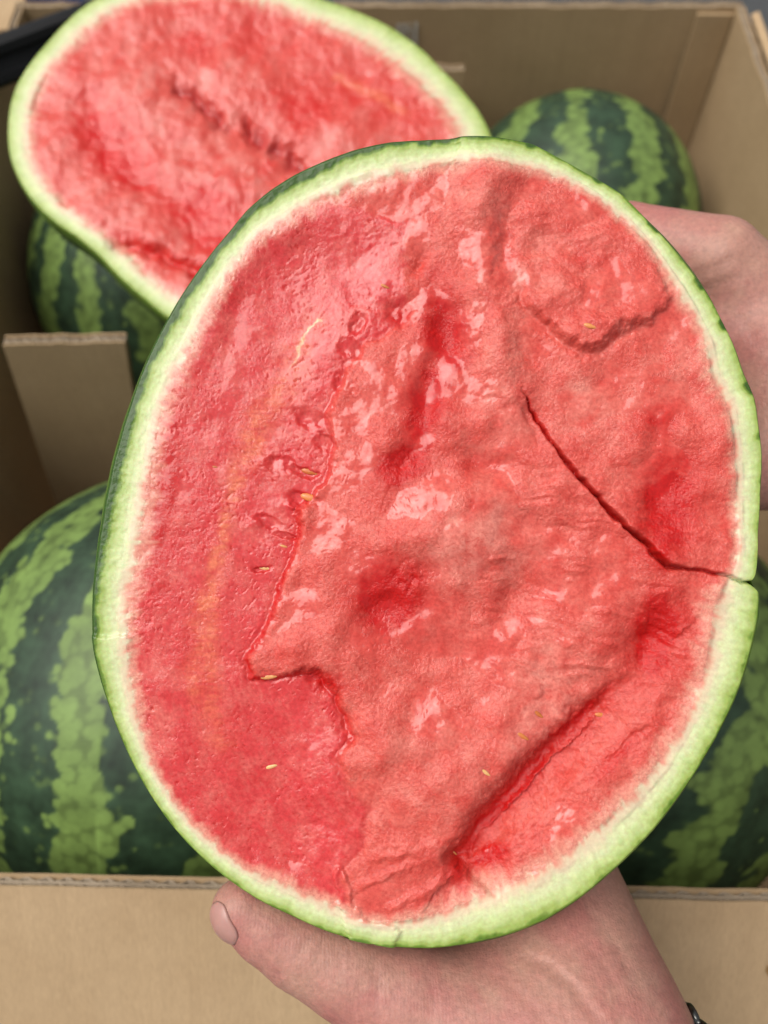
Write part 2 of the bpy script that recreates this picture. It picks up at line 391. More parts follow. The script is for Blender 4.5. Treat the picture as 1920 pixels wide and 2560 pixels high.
def melon(centre, rad, axis, spin, seed, label, nu=330, nv=210):
    e = empty('watermelon', (centre[0], centre[1], Z_FLOOR), label, 'watermelon', 'whole watermelons in the box')
    ax = Vector(axis).normalized(); q = ax.to_track_quat('Z', 'X')
    ph = np.linspace(0, 2*math.pi, nu, endpoint=False); la = np.linspace(-math.pi/2+0.012, math.pi/2-0.012, nv)
    PH, LA = np.meshgrid(ph, la); PH, LA = PH.ravel(), LA.ravel()
    loc = np.stack([np.cos(LA)*np.cos(PH), np.cos(LA)*np.sin(PH), np.sin(LA)], 1)
    rr = 1 + 0.018*np.cos(PH*2+seed) + 0.012*perlin(PH*1.2, LA*1.5, seed)
    rr -= 0.05*np.exp(-((math.pi/2-np.abs(LA))/0.16)**2)
    loc = loc*rr[:, None]*np.array([rad[0], rad[0], rad[1]])
    Rm = np.array(q.to_matrix())
    V = loc @ Rm.T
    # keep above the box floor, flattened where it rests
    col = stripes(PH+spin, LA, loc, seed)
    V = V + centre
    f = []
    i = np.arange(nu); 
    for j in range(nv-1):
        f.append(np.stack([j*nu+i, j*nu+(i+1) % nu, (j+1)*nu+(i+1) % nu, (j+1)*nu+i], 1))
    mesh_obj('rind', V, np.concatenate(f), M['melon_skin'], e, True, col)
    # stem scar
    s = MB(); tip = np.asarray(centre) + np.array(ax)*rad[1]*0.93
    side = np.array(q @ Vector((1, 0, 0))); si2 = np.array(q @ Vector((0, 1, 0))); prev = None
    for k, (h, r) in enumerate(((0, .006), (.006, .0035), (.014, .0028), (.020, .0034))):
        ring = [tip + np.array(ax)*h + r*(math.cos(a)*side + math.sin(a)*si2) for a in np.linspace(0, 2*math.pi, 9)[:-1]]
        if prev:
            for a in range(8): s.quad(prev[a], prev[(a+1) % 8], ring[(a+1) % 8], ring[a])
        prev = ring
    s.build('stem', M['flute'], e, True)
    return e
def on_floor(px, py, d): return P(px, py, d)
UPv = UP; RTv = R_
melon(P(462, 1735, .545), (.136, .140), UPv*1 + RTv*0.10, 0.35, 11, 'large striped watermelon at the front of the box, beside the upright divider', 600, 340)
melon(P(1490, 1765, .555), (.130, .136), UPv*0.90 + RTv*0.36, 0.2, 12, 'large striped watermelon at the front of the box, behind the bare wrist', 560, 320)
melon(P(1432, 578, .762), (.108, .110), np.array([0.10, 1.0, 0.22]), 0.9, 13, 'dark green watermelon in the back corner, behind the held half')
melon(P(405, 720, .745), (.103, .120), np.array([-0.2, 0.1, 1.0]), 0.1, 14, 'shaded watermelon underneath the farther cut half')

# ------------------------------------------------------------------ cut halves
FLESH = np.array([0.64, 0.078, 0.058]); CRIM = np.array([0.60, 0.026, 0.033]); DEEP = np.array([0.52, 0.005, 0.003])
PALE = np.array([0.73, 0.215, 0.165]); STREAK = np.array([0.76, 0.185, 0.085])
RSTOPS = [(-0.50, None), (-0.10, (0.70, 0.25, 0.18)), (0.18, (0.68, 0.55, 0.37)), (0.38, (0.62, 0.64, 0.36)), (0.62, (0.49, 0.565, 0.235)),
          (0.82, (0.32, 0.41, 0.10)), (0.925, (0.12, 0.205, 0.02)), (1.0, (0.04, 0.09, 0.012))]
def radial(pts, c, th, smooth=0.0):
    a = np.arctan2(pts[:, 1]-c[1], pts[:, 0]-c[0]); r = np.hypot(pts[:, 0]-c[0], pts[:, 1]-c[1])
    o = np.argsort(a); a, r = a[o], r[o]
    a3 = np.concatenate([a-2*math.pi, a, a+2*math.pi]); r3 = np.concatenate([r, r, r])
    out = np.interp(th, a3, r3)
    if smooth:
        n = len(th); k = np.fft.fftfreq(n, 1.0/n); out = np.fft.ifft(np.fft.fft(out)*np.exp(-(k/smooth)**2)).real
    return out
def cut_half(name, outline, fleshline, centre, plane, thick, bulge, heights, colours, nth, nr, label, unit, sm, seed, rimvar, tilt_axis=None):
    """outline and fleshline: closed loops as seen in the frame; plane(px,py)->3D; unit = metres per frame pixel on the face"""
    th = np.linspace(-math.pi, math.pi, nth, endpoint=False)
    ro = radial(outline, centre, th, sm)*(1-bulge(th)[1]); rf = radial(fleshline, centre, th, sm*0.5)
    ca, sa = np.cos(th), np.sin(th)
    edge = plane(centre[0]+ro*ca, centre[1]+ro*sa); C = plane(np.array([centre[0]]), np.array([centre[1]]))[0]
    e1 = edge[nth//4]-C; e2 = edge[nth//2]-C; nrm = np.cross(e1, e2); nrm /= np.linalg.norm(nrm)
    if np.dot(nrm, ORG-C) < 0: nrm = -nrm
    root = empty(name, C - nrm*thick, label, 'watermelon')
    nf = int(nr*0.84)
    sf = np.linspace(0.004, 1, nf); sr = np.linspace(0, 1, nr-nf+1)[1:]
    Rr = np.concatenate([sf[:, None]*rf[None], rf[None] + sr[:, None]*(ro-rf)[None]])
    TH = np.broadcast_to(th, Rr.shape)
    x = centre[0] + Rr*np.cos(TH); y = centre[1] + Rr*np.sin(TH)
    e = (Rr-rf)/(ro-rf)
    xs, ys = x.ravel(), y.ravel(); es = e.ravel(); ts = TH.ravel(); ds = ((ro-Rr)).ravel()
    h, wet = heights(xs, ys, es, ts)
    h = h - 9*sst(0.90, 1.0, es)**2 
    V = plane(xs, ys) + (h*unit)[:, None]*nrm
    # colour
    c = colours(xs, ys, es, ts, h)
    ew = es + 0.07*fbm(xs/55, ys/55, seed, 4) + (0.05+0.12*sst(0.4,-0.1,es))*fbm(ts*36, ds/70, seed+2, 3)
    ew = np.where(es > 0.9, es + (ew-es)*0.4, ew)
    ew = ew + rimvar(ts, es)*np.clip(es, 0, 1)
    cc = c.copy(); prev_p, prev_c = RSTOPS[0][0], c
    for p_, q in RSTOPS[1:]:
        q = np.array(q); t = sst(prev_p, p_, ew)[:, None]
        cc = cc*(1-t) + q*t; prev_p = p_
    mott = 1 + 0.08*fbm(ts*70, ds/34, seed+8, 3)*sst(0.0, 0.3, es)*sst(-2.6, -1.2, ts) + 0.06*fbm(xs/20, ys/14, seed+9, 3)*sst(0.0, 0.3, es)
    cc = np.clip(cc*mott[:, None], 0.004, 0.93)
    idx = np.arange(nth); nx = (idx+1) % nth
    def quads(j0, j1): return np.concatenate([np.stack([j*nth+idx, j*nth+nx, (j+1)*nth+nx, (j+1)*nth+idx], 1) for j in range(j0, j1)])
    kf = nf-1
    Vf, Vr = V[:(kf+1)*nth], V[kf*nth:]
    # close the tiny centre hole with a fan of quads to a centre point
    Vf2 = np.concatenate([Vf, Vf[:nth].mean(0)[None]]); cf = np.concatenate([cc[:(kf+1)*nth], cc[:1]]); wf = np.concatenate([wet[:(kf+1)*nth], wet[:1]])
    fan = np.stack([idx[::2], (idx[::2]+1) % nth, (idx[::2]+2) % nth, np.full(nth//2, (kf+1)*nth)], 1)[:, ::-1]
    def orient(V_, f_):
        a, b_, c_ = V_[f_[len(f_)//2, 0]], V_[f_[len(f_)//2, 1]], V_[f_[len(f_)//2, 2]]
        return f_ if np.dot(np.cross(b_-a, c_-a), nrm) > 0 else f_[:, ::-1]
    ff = orient(Vf, quads(0, kf)); fan = orient(Vf2, fan)
    mesh_obj('flesh', Vf2, np.concatenate([ff, fan]), M['flesh'], root, True, cf, wf)
    fr = orient(Vr, quads(0, nr-1-kf))
    mesh_obj('rind', Vr, fr, M['rind'], root, True, cc[kf*nth:], wet[kf*nth:])
    # outer skin
    rim = Vr[-nth:]; sub = idx[::4] if nth > 800 else idx[::2]; ns = len(sub); b0 = bulge(th[sub])[0]
    rings = []; ang = []
    for a in np.concatenate([np.linspace(0, 0.5, 14), np.linspace(0.5, math.pi/2, 40)[1:]]):
        s = math.cos(a)*(1 + b0*math.sin(2*a)); ang.append(a)
        Cc = C + (rim[sub]-C - ((rim[sub]-C) @ nrm)[:, None]*nrm)*s[:, None] - nrm*thick*math.sin(a) + ((rim[sub]-C) @ nrm)[:, None]*nrm*math.cos(a)
        rings.append(Cc)
    SV = np.concatenate(rings); m_ = len(rings)
    aa = np.repeat(np.array(ang), ns); pp = np.tile(th[sub], m_)
    ax2 = tilt_axis if tilt_axis is not None else UP
    locp = SV-(C); lat = np.arcsin(np.clip((locp @ ax2)/np.linalg.norm(locp, axis=1), -1, 1)); phi = np.arctan2(locp @ nrm, locp @ R_)
    scol = stripes(phi, lat, locp, seed, 11)
    lip = np.exp(-(aa/0.12)**2)[:, None]
    scol = scol*(1-lip) + np.array([0.10, 0.18, 0.02])*lip
    k2 = np.arange(ns); n2 = (k2+1) % ns
    sf_ = np.concatenate([np.stack([j*ns+k2, j*ns+n2, (j+1)*ns+n2, (j+1)*ns+k2], 1) for j in range(m_-1)])
    f0 = sf_[0]; a, b_, c_ = SV[f0[0]], SV[f0[1]], SV[f0[2]]
    mid = (a+c_)/2-C
    c0_ = SV[sf_[ns*20][0]]-C; q = sf_[ns*20]
    if np.dot(np.cross(SV[q[1]]-SV[q[0]], SV[q[2]]-SV[q[0]]), c0_) < 0: sf_ = sf_[:, ::-1]
    mesh_obj('skin', SV, sf_, M['melon_skin'], root, True, scol)
    return root, nrm

# ---- the held half
D0 = 0.27; UNIT = D0/F
OUT = A([(985,296),(1060,296),(1150,309),(1210,340),(1275,374),(1345,413),(1400,468),(1450,519),(1500,580),(1540,640),(1570,700),(1590,745),(1608,800),(1632,860),
 (1640,920),(1647,985),(1643,1060),(1637,1150),(1631,1225),(1626,1248),(1610,1259),(1622,1264),(1640,1274),(1640,1330),(1625,1400),(1600,1480),(1565,1560),(1520,1640),(1475,1710),(1425,1778),
 (1370,1838),(1310,1893),(1250,1943),(1180,1988),(1100,2020),(1010,2041),(930,2049),(850,2046),(765,2033),(690,2009),(620,1977),(550,1942),(485,1897),(430,1850),
 (380,1798),(330,1730),(290,1663),(255,1588),(225,1510),(207,1450),(195,1390),(193,1300),(199,1220),(212,1130),(228,1040),(250,950),(275,870),(300,800),(330,735),
 (360,680),(400,615),(440,560),(490,500),(530,452),(580,410),(635,375),(700,347),(770,322),(840,307),(910,302),(968,300)])
FLL = np.array([(1159,411),(1244,413),(1320,425),(1388,444),(1477,488),(1555,549),(1627,627),(1682,715),(1721,776),(1765,865),(1776,947),(1816,1015),(1832,1128),(1837,1264),(1836,1399),
 (1800,1480),(1781,1528),(1772,1600),(1760,1680),(1705,1815),(1640,1913),(1542,2021),(1434,2119),(1325,2190),(1217,2233),(1096,2285),(950,2306),(840,2268),(720,2215),(602,2165),(492,2070),
 (420,1985),(372,1890),(339,1771),(318,1627),(320,1506),(343,1386),(363,1241),(382,1120),(410,1000),(465,882),(519,774),(584,665),(644,590),(725,541),(823,486),(942,448),(1051,421)], float)
CEN = np.array([1050., 1350.])
CRACK = A([(1124,838),(1150,890),(1185,945),(1230,1010),(1280,1065),(1332,1122),(1385,1165),(1420,1205),(1442,1224),(1500,1229),(1550,1240),(1600,1255),(1660,1264)])
CHUNK = A([(1085,430),(1170,440),(1262,478),(1330,500),(1400,560),(1452,640),(1440,668),(1410,700),(1352,704),(1302,746),(1258,760),(1214,738),(1175,702),(1130,655),(1108,588),(1085,520)])
TRENCH = A([(985,1885),(1035,1815),(1090,1745),(1180,1645),(1285,1545),(1370,1470),(1440,1400)])
SHELF = A([(1010,1882),(1090,1835),(1180,1772),(1250,1705),(1330,1630),(1400,1570)])
STEP = A([(868,690),(838,720),(780,742),(745,800),(735,850),(700,885),(722,965),(705,1045),(660,1080),(640,1115),(645,1160),(615,1240),(590,1320),(560,1385),(527,1428),(545,1462),(610,1462),(684,1450),(722,1500),(760,1590),(730,1640),(742,1690),(800,1745),(780,1830),(735,1890),(745,1960),(760,2030)])
LEFTREG = np.vstack([STEP, A([(600,2000),(380,1850),(180,1400),(250,900),(420,560),(640,420),(880,480)])])
STRK = A([(684,686),(650,740),(612,830),(560,900),(520,1010),(480,1150),(450,1300),(436,1450),(450,1540),(480,1610)])
RIDGE = A([(1050,390),(1035,480),(1045,600),(1075,740),(1090,860),(1060,960)])
POOL = A([(1148,1402),(1180,1385),(1242,1372),(1215,1430),(1240,1500),(1232,1560),(1180,1612),(1095,1645),(1062,1610),(1092,1545),(1112,1460)])
POOL2 = A([(1045,1850),(1120,1790),(1170,1762),(1130,1812),(1075,1850),(1050,1872)])
POOL3 = A([(745,1975),(770,1960),(810,1990),(870,2010),(850,2040),(790,2034),(752,2020)])
DRIP = A([(735,1890),(742,1940),(756,1990),(768,2034)])
PITS = [  # x, y, rx, ry, angle, depth   (1659 px view)
 (905,570,22,28,20,22),(860,670,30,26,-20,18),(835,612,14,12,0,10),(965,720,34,70,-10,16),(920,860,30,90,15,14),(875,1000,40,28,-30,16),(880,1250,26,30,40,22),(835,1310,60,40,10,13),
 (1405,1385,50,60,20,20),(1440,1090,55,70,10,10),(1060,1005,90,22,12,14),(1120,1275,80,80,0,22),(950,1430,150,110,0,16),(1180,520,70,40,20,12),(1090,520,16,60,10,16),
 (690,1475,26,16,20,20),(745,1560,20,50,-25,14),(350,1000,16,60,10,10),(500,745,14,40,15,8),(575,1655,40,16,-10,7),(1290,1540,24,14,-30,14),(1290,1480,130,40,-38,10),(1130,1130,150,30,10,6)]
BUMPS = [(985,1145,125,100,0,40),(690,1420,120,50,-10,10),(820,1600,70,120,0,12),
 (1260,720,70,36,-15,18),(1150,470,40,30,0,10),(1270,1120,70,50,30,10),(1040,430,40,40,0,10),(640,1090,24,10,10,8),(880,1240,18,24,30,14),(545,1130,24,16,0,6),(1330,930,80,60,0,10),
 (1520,1000,60,110,10,12),(1545,1160,60,40,20,14),(980,1700,110,70,0,10),(1470,940,40,30,0,6),(860,1840,100,14,-15,10),(830,1890,90,10,-25,9),(900,1930,120,10,-25,8)]
DEEPS = [(960,720,50,95,-10,.95),(920,880,50,120,12,.85),(870,1005,70,42,-30,1),(840,1290,80,85,10,1),(890,1250,40,50,30,.6),(1420,1370,55,105,10,1.0),(1440,1100,66,130,10,.95),(1420,910,60,40,-20,.5),  # deep red patches; light scattered in the hollows put into the colour
 (1120,1720,200,26,-47,.9),(352,1080,24,140,8,1.0),(420,1400,30,60,0,.2),(860,680,40,30,0,.6),(700,1470,60,22,20,.7),(1250,1560,120,22,-42,.8),(1060,1860,60,26,-30,.8),(1340,1630,90,18,-42,.5),
 (1010,1000,80,20,10,.3),(230,1000,0.1,0.1,0,0),(940,590,40,30,0,.4),(1100,560,20,70,10,.3)]
PALES = [(1010,1160,110,90,0,.6),(1010,420,60,60,0,.4),(1240,840,60,40,20,.4),(1300,900,70,50,0,.4),(1180,1500,65,115,15,.7),(1150,580,70,60,0,.35),(1080,800,60,200,0,.25),(1480,800,70,90,20,.3),(940,1650,160,120,0,.2),  # pale flesh patches; highlights on centre and wet area painted in
 (420,760,40,80,20,.3),(340,1550,40,100,-15,.2),(1560,1350,40,60,0,.3)]
def warp(x, y):
    wx = 9*perlin(x/48, y/48, 31) + 5*perlin(x/19, y/19, 32) + 2.5*perlin(x/8, y/8, 33)
    wy = 9*perlin(x/48, y/48, 34) + 5*perlin(x/19, y/19, 35) + 2.5*perlin(x/8, y/8, 36)
    return x+wx, y+wy
SEEDS = [(832,618,17,25),(1268,712,26,15),(570,1228,22,8),(668,1018,32,15),(672,1076,40,16),(1162,1543,24,35),(1128,1590,26,30),(1047,1666,22,35),(1308,1553,24,8),(585,1660,22,-15),(580,1462,30,-2),(610,1180,16,15),(462,1008,12,10),(985,1862,16,40)]
HOLLOWS = [(757,752,32,25,20),(742,828,32,20,35),(668,903,38,26,15),(700,958,28,16,25),(606,1003,34,22,5),(655,1020,36,12,15),(655,1078,46,17,12),(575,1126,36,16,25),(560,1230,26,11,8),(620,1160,30,9,20),(775,700,20,30,30)]
_FIELD = {}
def held_heights(x, y, e, th):
    xw, yw = warp(x, y)
    flesh = 1 - sst(-0.12, 0.12, e)
    left = poly(xw, yw, LEFTREG); L = sst(-10, 10, left)
    torn = 1-L
    r = np.hypot(x-CEN[0], y-CEN[1])
    h = 7*torn*sst(0, 120, -left) - 20*L*sst(360, 780, x)*sst(-0.1, -1.0, e)*(sst(0, 170, left)+(1-sst(0, 170, left))*0.8*sst(640*K, 900*K, y)*sst(1700*K, 1500*K, y))
    # fibrous tissue: fine where cut clean, coarse and running outwards where torn
    fib = ridged(th*r/30 + 0.5*perlin(x/40, y/40, 3), r/75 + 0.5*perlin(x/60, y/60, 5), 2, 3)
    h += flesh*torn*(0.8*fib*(0.3+sst(-.2,.4,perlin(x/160,y/160,6))) + 13*fbm(x/140, y/140, 7, 2) + 1.2*fbm(x/40, y/40, 9, 3) + 0.5*fbm(x/10, y/10, 10, 2))
    h += flesh*L*(0.5*fbm(x/24, y/24, 11, 3) + 2.5*fbm(x/90, y/90, 12, 2))
    # crosswise folds on the right of the crack
    fold = sst(1150, 1250, x)*sst(1100, 1250, y)*sst(1800, 1650, y)*sst(1760, 1650, x)
    h += fold*3.6*perlin((x+0.4*y)/120, (y-0.25*x)/20 + 1.2*perlin(x/70, y/70, 15), 14)*flesh
    # step along the clean-cut area
    ds, ps = pline(xw, yw, STEP)
    h += (-21*np.exp(-(ds/9.0)**2)*(0.7+0.4*perlin(ps*30, ps*0, 18)) + 3*np.exp(-((ds-20)/14.0)**2)*torn)*flesh*(0.25+0.75*sst(0.15, 0.35, ps)*sst(0.85, 0.62, ps))
    # raised torn slab and its overhanging lower edge
    ck = poly(xw, yw, CHUNK)
    low = sst(540*K, 690*K, y)
    h += 19*low*sst(-6, 18, ck) + 6*sst(-40, 60, ck) - 8*np.exp(-((ck+12)/9.0)**2)*low + 3.5*sst(0, 60, ck)*fbm(x/50, y/40, 19, 3)
    dr, pr_ = pline(xw, yw, RIDGE); rg_ = 24*np.exp(-(dr/58)**2)*sst(1.0, 0.7, pr_); h += rg_
    # long gouge
    dt, pt = pline(xw, yw, TRENCH)
    side = (xw-TRENCH[0][0])*(-(TRENCH[-1]-TRENCH[0])[1]) + (yw-TRENCH[0][1])*((TRENCH[-1]-TRENCH[0])[0])   # >0 towards the rim
    wdt = np.where(side > 0, 80, 42); dep = 74*(1-0.85*sst(0.35, 1.0, pt))
    h += -dep*np.exp(-(dt/wdt)**2)*sst(-0.02, 0.03, pt)
    dh, phh = pline(xw, yw, SHELF); h += 14*np.exp(-(dh/13)**2)*(1-phh) - 6*np.exp(-((dh-0)/7)**2)
    # crack
    x2 = x + 4*perlin(x/30, y/30, 41) + 2.0*perlin(x/17, y/17, 42); y2 = y + 4*perlin(x/30, y/30, 43) + 2.0*perlin(x/17, y/17, 44)
    dc, pc = pline(x2, y2, CRACK)
    above = np.interp(x2, CRACK[:, 0], CRACK[:, 1]) - y2
    wc = 1.6 + 3.4*sst(0.0, 0.3, pc)*(0.75+0.5*perlin(pc*16, pc*0, 45)) + 2.5*blob(x, y, 1648, 1400, 40, 26, 40)
    wc = np.where(pc > 0.74, 3.0, wc)
    h += 15*sst(-3, 3, above)*np.exp(-(dc/80)**2)*sst(0.15, 0.6, pc)
    h += -(40-14*sst(0.72, 0.8, pc))*np.exp(-(dc/wc)**2)*sst(-0.01, 0.06, pc)
    xl, yl = x + 16*perlin(x/90, y/90, 37), y + 16*perlin(x/90, y/90, 38)
    for cx, cy, rx, ry, an, dp in PITS:
        if rx*ry > 1500: h -= 1.6*dp*blob(xl, yl, cx*K, cy*K, rx*K, ry*K, an)
        else: h -= dp*blob(xw, yw, cx*K, cy*K, rx*K, ry*K, an)*(0.8+0.3*perlin(x/25, y/25, 21))
    for cx, cy, rx, ry, an, dp in BUMPS: h += dp*(blob(xl, yl, cx*K, cy*K, rx*K, ry*K, an) if rx*ry > 1500 else blob(xw, yw, cx*K, cy*K, rx*K, ry*K, an))
    # scattered nicks on the clean cut
    qx, qy = x + 7*perlin(x/30, y/30, 50), y + 7*perlin(x/30, y/30, 54)
    u1, v1 = 0.90*qx+0.44*qy, -0.44*qx+0.90*qy
    u2, v2_ = 0.34*qx+0.94*qy, -0.94*qx+0.34*qy
    u3, v3 = 0.90*qx-0.44*qy, 0.44*qx+0.90*qy
    nick = sst(0.46, 0.58, perlin(u1/7, v1/19, 51))*sst(0.0, 0.35, perlin(x/120, y/120, 52))
    nick = np.maximum(nick, sst(0.48, 0.58, perlin(u2/8, v2_/21, 56))*sst(0.02, 0.35, perlin(x/140, y/140, 57)))
    nick = np.maximum(nick, sst(0.50, 0.60, perlin(u3/6, v3/14, 58))*sst(0.0, 0.3, perlin(x/110, y/110, 59)))
    # rind
    rnd = sst(0.0, 0.3, e)
    h += rnd*(0.5*fbm(x/14, y/14, 61, 3) + 1.6*fbm(x/110, y/110, 62, 2))
    # step in the rind at the lower left and at the top
    h += 7*sst(0, 8, yw-1585)*sst(420, 380, x)*sst(-0.3, 0.0, e)*sst(1720, 1600, y)
    h += 9*sst(-4, 4, xw-1135+0.3*(y-400))*blob(x, y, 1190, 380, 130, 90)
    # juice film that levels the hollows
    lev = -0.2 + (6.5-4.5*L)*fbm(x/140, y/140, 71, 2) + (2.6-1.7*L)*perlin(x/40, y/40, 73) + (0.5-0.3*L)*perlin(x/15, y/15, 74)
    base = 7*torn*sst(0, 120, -left) - 20*L*sst(360, 780, x)*sst(-0.1, -1.0, e)*(sst(0, 170, left)+(1-sst(0, 170, left))*0.8*sst(640*K, 900*K, y)*sst(1700*K, 1500*K, y))
    lev = lev + base + 0.9*rg_ + 40*blob(xl, yl, 985*K, 1145*K, 125*K, 100*K) - 22*sst(0.2, 0.6, e)
    for cx, cy, rx, ry, an, dp in PITS:
        if rx*ry > 1500: lev -= 1.6*dp*blob(xl, yl, cx*K, cy*K, rx*K, ry*K, an)
        elif dp > 12: lev -= dp*blob(xw, yw, cx*K, cy*K, rx*K*1.3, ry*K*1.3, an)
    big = L*sst(-0.1, 0.25, fbm(x/170, y/170, 77, 2)+0.22)*3.5
    lev = lev + 0.2*L + 1.3*torn - 130*np.exp(-(dt/80)**2) - 90*np.exp(-(dc/16)**2) + 20*sst(0, 30, ck)*low
    pool = sst(-6, 6, poly(xw, yw, POOL))
    q = poly(xw, yw, POOL2); lev = np.where(q > 0, -46+2*sst(0, 6, q), lev)
    dd, pd = pline(xw, yw, DRIP)
    jm = np.maximum(sst(-5, 5, poly(xw, yw, POOL3)), sst(20, 13, dd))
    h = h + 9*jm
    hol = np.zeros(x.shape)
    for cx, cy, rx, ry, an in HOLLOWS:
        q = blob(xw, yw, cx*K, cy*K, rx, ry, an); hol = np.maximum(hol, q); h = h - 9*sst(0.15, 0.85, q)*(0.6+0.6*perlin(x/40, y/40, 97)) + 0.8*np.exp(-((q-0.2)/0.12)**2); lev = lev - 7*sst(0.2, 0.7, q)
    for cx, cy, ln, an in SEEDS: h -= 4.5*blob(x, y, cx*K, cy*K, ln*1.0, ln*0.55, an)
    h = h - pool*1.2*fbm(x/40, y/40, 9, 3)*torn; lev = np.where(pool > 0.3, np.maximum(lev, h), lev)
    diff = lev-h
    wet = sst(-0.4, 0.5, diff)
    h2 = np.where(diff > 0, lev + 0.35*np.minimum(0, -diff*0) - 0.0, h)
    soft = np.exp(-np.abs(diff)/1.0)*0.9; h2 = h2 + soft
    h2 = h2 - 1.6*nick*(0.5+perlin(x/60, y/60, 49)**2*2)*np.maximum(L, 0.45)*flesh
    wet = wet*(1-0.8*nick)
    _FIELD.update(ds=ds, hol=hol, sw=0.2+0.8*sst(0.15, 0.35, ps)*sst(0.85, 0.62, ps), dc=dc, pc=pc, jm=jm, L=L, torn=torn, ck=ck, low=low, dt=dt, pt=pt, xw=xw, yw=yw, wet=wet, fib=fib, nick=nick)
    rnd = rnd*(1-jm); wet = np.maximum(np.maximum(wet, jm), sst(0.3, 0.6, hol)); wet = np.maximum(wet, 0.95*pool)
    wet = np.maximum(wet, L*(0.72+0.2*perlin(x/70, y/70, 98))*(1-0.7*nick))
    return h2, np.clip(0.10 + 0.90*wet, 0, 1)*(1-0.8*rnd) + 0.12*rnd
def held_colours(x, y, e, th, h):
    f = _FIELD; xw, yw = f['xw'], f['yw']
    c = FLESH*(1-f['L'][:, None]*0.8) + CRIM*f['L'][:, None]*0.8
    n = fbm(x/60, y/60, 81, 4)
    t = np.clip(0.25*n + 0.18*f['fib'] + 0.10*fbm(x/12, y/12, 82, 3), -0.4, 0.6)
    for cx, cy, rx, ry, an, a in PALES: t = t + 1.5*a*blob(xw, yw, cx*K, cy*K, rx*K, ry*K, an)*(0.8+0.5*n)
    t = np.clip(t, 0, 1)[:, None]*0.9; c = c*(1-t) + PALE*t
    d = np.clip(-0.45*fbm(x/75, y/75, 84, 3) - 0.05, 0, 0.55)
    for cx, cy, rx, ry, an, a in DEEPS: d = np.maximum(d, np.minimum(1.0, 1.55*a*blob(xw, yw, cx*K, cy*K, rx*K, ry*K, an)*(1.0+0.35*fbm(x/30, y/30, 85, 3))))
    d = np.maximum(d, 0.75*f['nick']*np.maximum(f['L'], 0.4))
    d = np.maximum(d, 1.0*np.exp(-(f['ds']/10)**2)*(0.85+0.4*n)*f['sw'])  # groove redness from scattered light, painted into the flesh
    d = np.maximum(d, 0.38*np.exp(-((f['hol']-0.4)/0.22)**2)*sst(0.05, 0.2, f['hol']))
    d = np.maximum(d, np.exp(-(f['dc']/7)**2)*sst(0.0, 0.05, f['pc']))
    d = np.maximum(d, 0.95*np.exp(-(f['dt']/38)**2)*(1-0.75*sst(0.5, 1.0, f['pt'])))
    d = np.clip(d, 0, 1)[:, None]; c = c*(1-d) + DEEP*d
    ds, ps = pline(xw + 10*perlin(x/90, y/90, 87), yw, STRK)
    s = np.exp(-(ds/(27+12*np.sin(ps*9)))**2)*(0.55+0.45*perlin(x/60, y/9, 88)+0.3*perlin(x/50, y/50, 89))*np.sin(math.pi*np.clip(ps, 0.04, 0.96))**0.5
    s = np.clip(1.15*s*(0.5+0.5*sst(-0.35, 0.25, fbm(x/30, y/45, 99, 3))), 0, 0.75)[:, None]; c = c*(1-s) + STREAK*s
    s2 = np.exp(-(ds/3.5)**2)*sst(0.16, 0.05, ps); c = c*(1-0.8*s2[:, None]) + np.array([0.9, 0.55, 0.3])*0.8*s2[:, None]
    return c
def held_bulge(th):
    # th: -pi left .. -pi/2 top (image y grows downwards)
    l = np.exp(-((np.angle(np.exp(1j*(th-math.radians(-165)))))/0.75)**2)
    r = np.exp(-((np.angle(np.exp(1j*(th-math.radians(-48)))))/0.38)**2)
    b = 0.06 + 0.150*l + 0.18*r
    vis = 0.009*l + 0.010*r
    return b, vis
def held_rim(th, e):
    tl = np.exp(-((np.angle(np.exp(1j*(th-math.radians(-115)))))/0.45)**2)      # greener rind at the top left
    lf = np.exp(-((np.angle(np.exp(1j*(th-math.radians(-160)))))/0.6)**2)
    rt = np.exp(-((np.angle(np.exp(1j*(th-math.radians(-10)))))/0.7)**2)
    sc_ = sst(0.15, 0.45, perlin(th*16, th*0, 93))*sst(-2.3, -2.0, th)*sst(0.1, -0.4, th)
    return 0.26*tl + 0.27*lf - 0.10*rt + 0.06*perlin(th*5, th*0, 91) + 0.22*sc_*sst(0.3, 0.9, e)
plane0 = lambda px, py: P(px, py, D0)
held, hn = cut_half('watermelon_half', OUT, FLL, CEN, plane0, 0.100, held_bulge, held_heights, held_colours, 1440, 330,
    'dripping red watermelon half with a cracked cut face, held up in a hand', UNIT, 190, 21, held_rim)

# seeds on the held half
def seed_mesh():
    nu, nv = 10, 7; V = []; Fc = []
    for j in range(nv):
        a = math.pi*j/(nv-1)
        for i in range(nu):
            p_ = 2*math.pi*i/nu; w = math.sin(a)*(0.78+0.22*math.cos(a))
            V.append((-math.cos(a), 0.42*w*math.cos(p_), 0.20*w*math.sin(p_)))
    for j in range(nv-1):
        for i in range(nu): Fc.append((j*nu+i, j*nu+(i+1) % nu, (j+1)*nu+(i+1) % nu, (j+1)*nu+i))
    return V, Fc
sv, sfc = seed_mesh(); seed_me = None
sx = np.array([s[0] for s in SEEDS])*K; sy = np.array([s[1] for s in SEEDS])*K
def half_h(x, y, hf):
    th = np.arctan2(y-CEN[1], x-CEN[0]); return hf(x, y, np.full(x.shape, -1.0), th)[0]
hh = half_h(sx, sy, held_heights)
Bs = np.stack([R_, UP, -FW], 1)
